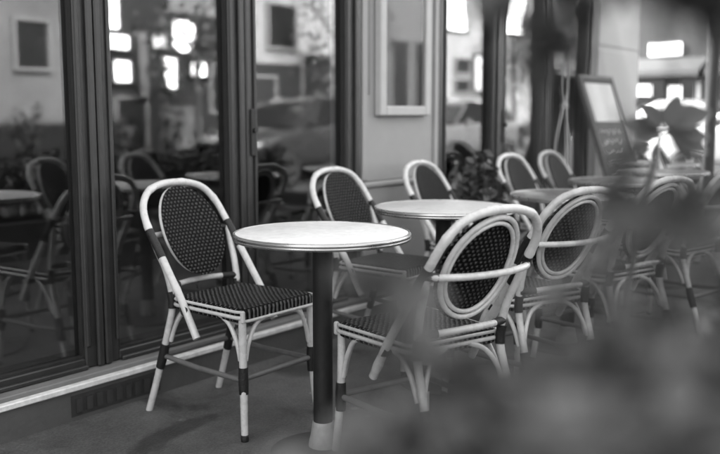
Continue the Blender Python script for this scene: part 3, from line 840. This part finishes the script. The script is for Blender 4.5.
sh3 = empty('single_leaf_sprig', P3(1.45, .52, 0))
tag(sh3, 'dark tilted leaf cluster on a thin stem before the white car', 'plant')
S = MB(); Lf = MB()
def loc3(v): return Vector(v) - Vector(sh3.location)
P = crom([loc3(P3(1.45, .43, .4)), loc3(P3(1.44, .445, .9)), loc3(P3(1.43, .462, 1.06)), loc3(P3(1.42, .480, 1.15))], 6)
S.tube(P, .005, 6)
for (dl, dz, L_, l0, zz) in ((.09, -.03, .085, .48, 1.155), (-.09, .03, .07, .48, 1.15), (.08, .03, .08, .485, 1.165), (.03, .08, .06, .485, 1.16), (.09, .0, .06, .50, 1.15), (-.05, .06, .06, .48, 1.16), (.06, -.05, .06, .49, 1.15)):
    leaf(Lf, loc3(P3(1.42, l0, zz)), RT * dl + Vector((0, 0, dz)), FW * -1.0 + Vector((0, 0, .7)), L_, L_ * .62)
S.build('stem', M['stem'], sh3); Lf.build('foliage', M['leaf_b'], sh3, fix=False)

# planter trough that the shrubs grow from (below the picture's lower edge)
pt = empty('planter_trough', (3.4, .22, 0))
tag(pt, 'long dark planter trough under the blurred hedge, below the lower edge', 'planter')
b = MB()
b.box(-3.15, 3.1, -.24, -.21, 0, .42, .005); b.box(-3.15, 3.1, .21, .24, 0, .42, .005); b.box(-3.15, -3.12, -.209, .209, 0, .42, .005); b.box(3.07, 3.1, -.209, .209, 0, .42, .005)
b.build('trough', M['trough'], pt)
b = MB(); b.box(-3.119, 3.069, -.209, .209, .05, .38); b.build('soil', M['soil'], pt)

# potted shrubs across the street, mirrored in the glass
for k, x in enumerate((8.3, 9.6, 10.5, 11.3, 12.4, 13.3, 14.4, 15.6, 19.3, 20.5, 22.0, 23.2, 24.6, 26.4, 27.6, 28.9, 30.4)):
    ps = empty('potted_shrub', (x, -7.1 - .25 * (k % 3), 0))
    tag(ps, 'sunlit potted shrub across the street, seen only mirrored in the café glass', 'potted shrub', 'potted shrubs on the far pavement')
    b = MB(); b.lathe([(.0, 0), (.15, .001), (.2, .34), (.215, .36), (.18, .36), (.17, .32), (0, .32)], 20); b.build('pot', M['stucco_light'] if k % 3 == 0 else M['stucco_mid'], ps)
    S = MB(); Lf = MB(); hh = rnd.uniform(.8, 1.5)
    for j in range(26):
        a = rnd.uniform(0, 2 * pi); r = rnd.uniform(.05, .34)
        sprig2(S, Lf, (0, 0, .31), (r * cos(a), r * sin(a), .36 + (hh - .36) * rnd.uniform(.3, 1)), 8, .10, rnd, .3, pick1)
    S.build('stem', M['stem'], ps); Lf.build('foliage', LM, ps, fix=False)

dp = empty('potted_plant', (4.70, 2.68, 0))
tag(dp, 'dark leafy potted plant between the wall panel chair and the right doors', 'potted plant')
b = MB(); b.lathe([(0, 0), (.11, .001), (.145, .28), (.155, .30), (.13, .30), (.12, .27), (0, .27)], 24); b.build('pot', M['trough'], dp)
S = MB(); Lf = MB()
for j in range(44):
    a = rnd.uniform(0, 2 * pi); r = rnd.uniform(.02, .20)
    sprig2(S, Lf, (0, 0, .26), (r * cos(a), r * sin(a) * .75, rnd.uniform(.5, 1.0)), 7, .07, rnd, .3, lambda q: 2 if q.random() < .06 else 1)
S.build('stem', M['stem'], dp); Lf.build('foliage', LM, dp, fix=False)
def street_tree(x, y, h, r, label, seed):
    rt = random.Random(seed); t = empty('street_tree', (x, y, 0)); tag(t, label, 'tree')
    S = MB(); Lf = MB()
    S.tube(crom([(0, 0, 0), (.03, .02, 1.0), (-.02, .04, 2.0), (.05, 0, h * .7)], 5), [.10 - .004 * i for i in range(16)], 10)
    for k in range(11):
        a = rt.uniform(0, 2 * pi); z0 = rt.uniform(1.5, h * .65); q = r * rt.uniform(.5, 1)
        e = Vector((q * cos(a), q * sin(a), z0 + rt.uniform(.1, 1.3)))
        S.tube(crom([(0, 0, z0), tuple(e * .5 + Vector((0, 0, z0 * .5 + .1))), tuple(e)], 4), [.03 - .0026 * i for i in range(9)], 6)
        for j in range(34):
            p = e * rt.uniform(.55, 1.05) + Vector((rt.gauss(0, .26), rt.gauss(0, .26), (z0 * .2) + rt.gauss(-.1, .22)))
            leaf(Lf, p, Vector((rt.uniform(-1, 1), rt.uniform(-1, 1), rt.uniform(-.8, .4))), Vector((rt.uniform(-1, 1), rt.uniform(-1, 1), 1)), .15, .10, pick1(rt))
    S.build('trunk', M['stem'], t); Lf.build('crown', LM, t, fix=False)
street_tree(12.15, -7.3, 4.6, 1.1, 'slim tree across the street before the lit panes added to the dark shop, mirrored in the glass', 3)
street_tree(16.9, -7.4, 4.8, 1.2, 'tree across the street before the pale house, mirrored in the door beside the wall panel', 5)
street_tree(25.6, -7.4, 5.0, 1.3, 'tree across the street mirrored in the door right of the wall panel', 8)

# ------------------------------------------------------------------ light
EL, AZ = radians(32), radians(110)          # sun height; direction (compass of the vector towards the sun, from +X counter-clockwise)
w = bpy.data.worlds.new('World'); SC.world = w; w.use_nodes = True
N = w.node_tree.nodes; L = w.node_tree.links
bg = N['Background']
sky = N.new('ShaderNodeTexSky'); sky.sky_type = 'NISHITA'; sky.sun_disc = False
sky.sun_elevation = EL; sky.sun_rotation = pi / 2 - AZ
sky.air_density = 1.0; sky.dust_density = 6.0
bw = N.new('ShaderNodeRGBToBW'); L.new(sky.outputs[0], bw.inputs[0]); L.new(bw.outputs[0], bg.inputs[0])
bg.inputs[1].default_value = .15
sl = bpy.data.lights.new('sun', 'SUN'); sl.energy = 1.7; sl.angle = radians(.6); sl.color = (1, 1, 1)
so = bpy.data.objects.new('sun', sl); COL.objects.link(so)
dv = Vector((cos(EL) * cos(AZ), cos(EL) * sin(AZ), sin(EL)))
so.rotation_euler = dv.to_track_quat('Z', 'Y').to_euler(); so.location = dv * 30

# ------------------------------------------------------------------ camera
cd = bpy.data.cameras.new('camera'); co = bpy.data.objects.new('camera', cd); COL.objects.link(co)
cd.sensor_fit = 'HORIZONTAL'; cd.sensor_width = 36; cd.lens = 44.5
cd.clip_start = .02; cd.clip_end = 1500
co.location = (0, 0, 1.186)
pitch = math.atan(115 / 890)
fwd = Vector((.794 * cos(pitch), .607 * cos(pitch), -sin(pitch)))
co.rotation_euler = fwd.to_track_quat('-Z', 'Y').to_euler()
cd.dof.use_dof = True; cd.dof.focus_distance = 3.1; cd.dof.aperture_fstop = 1.6
SC.camera = co

SC.view_settings.view_transform = 'Standard'
SC.view_settings.look = 'None'; SC.view_settings.gamma = 1; SC.view_settings.exposure = 3.2
SC.view_settings.use_curve_mapping = False
SC.cycles.use_denoising = True
SC.cycles.max_bounces = 8; SC.cycles.transparent_max_bounces = 16
SC.cycles.sample_clamp_indirect = 6
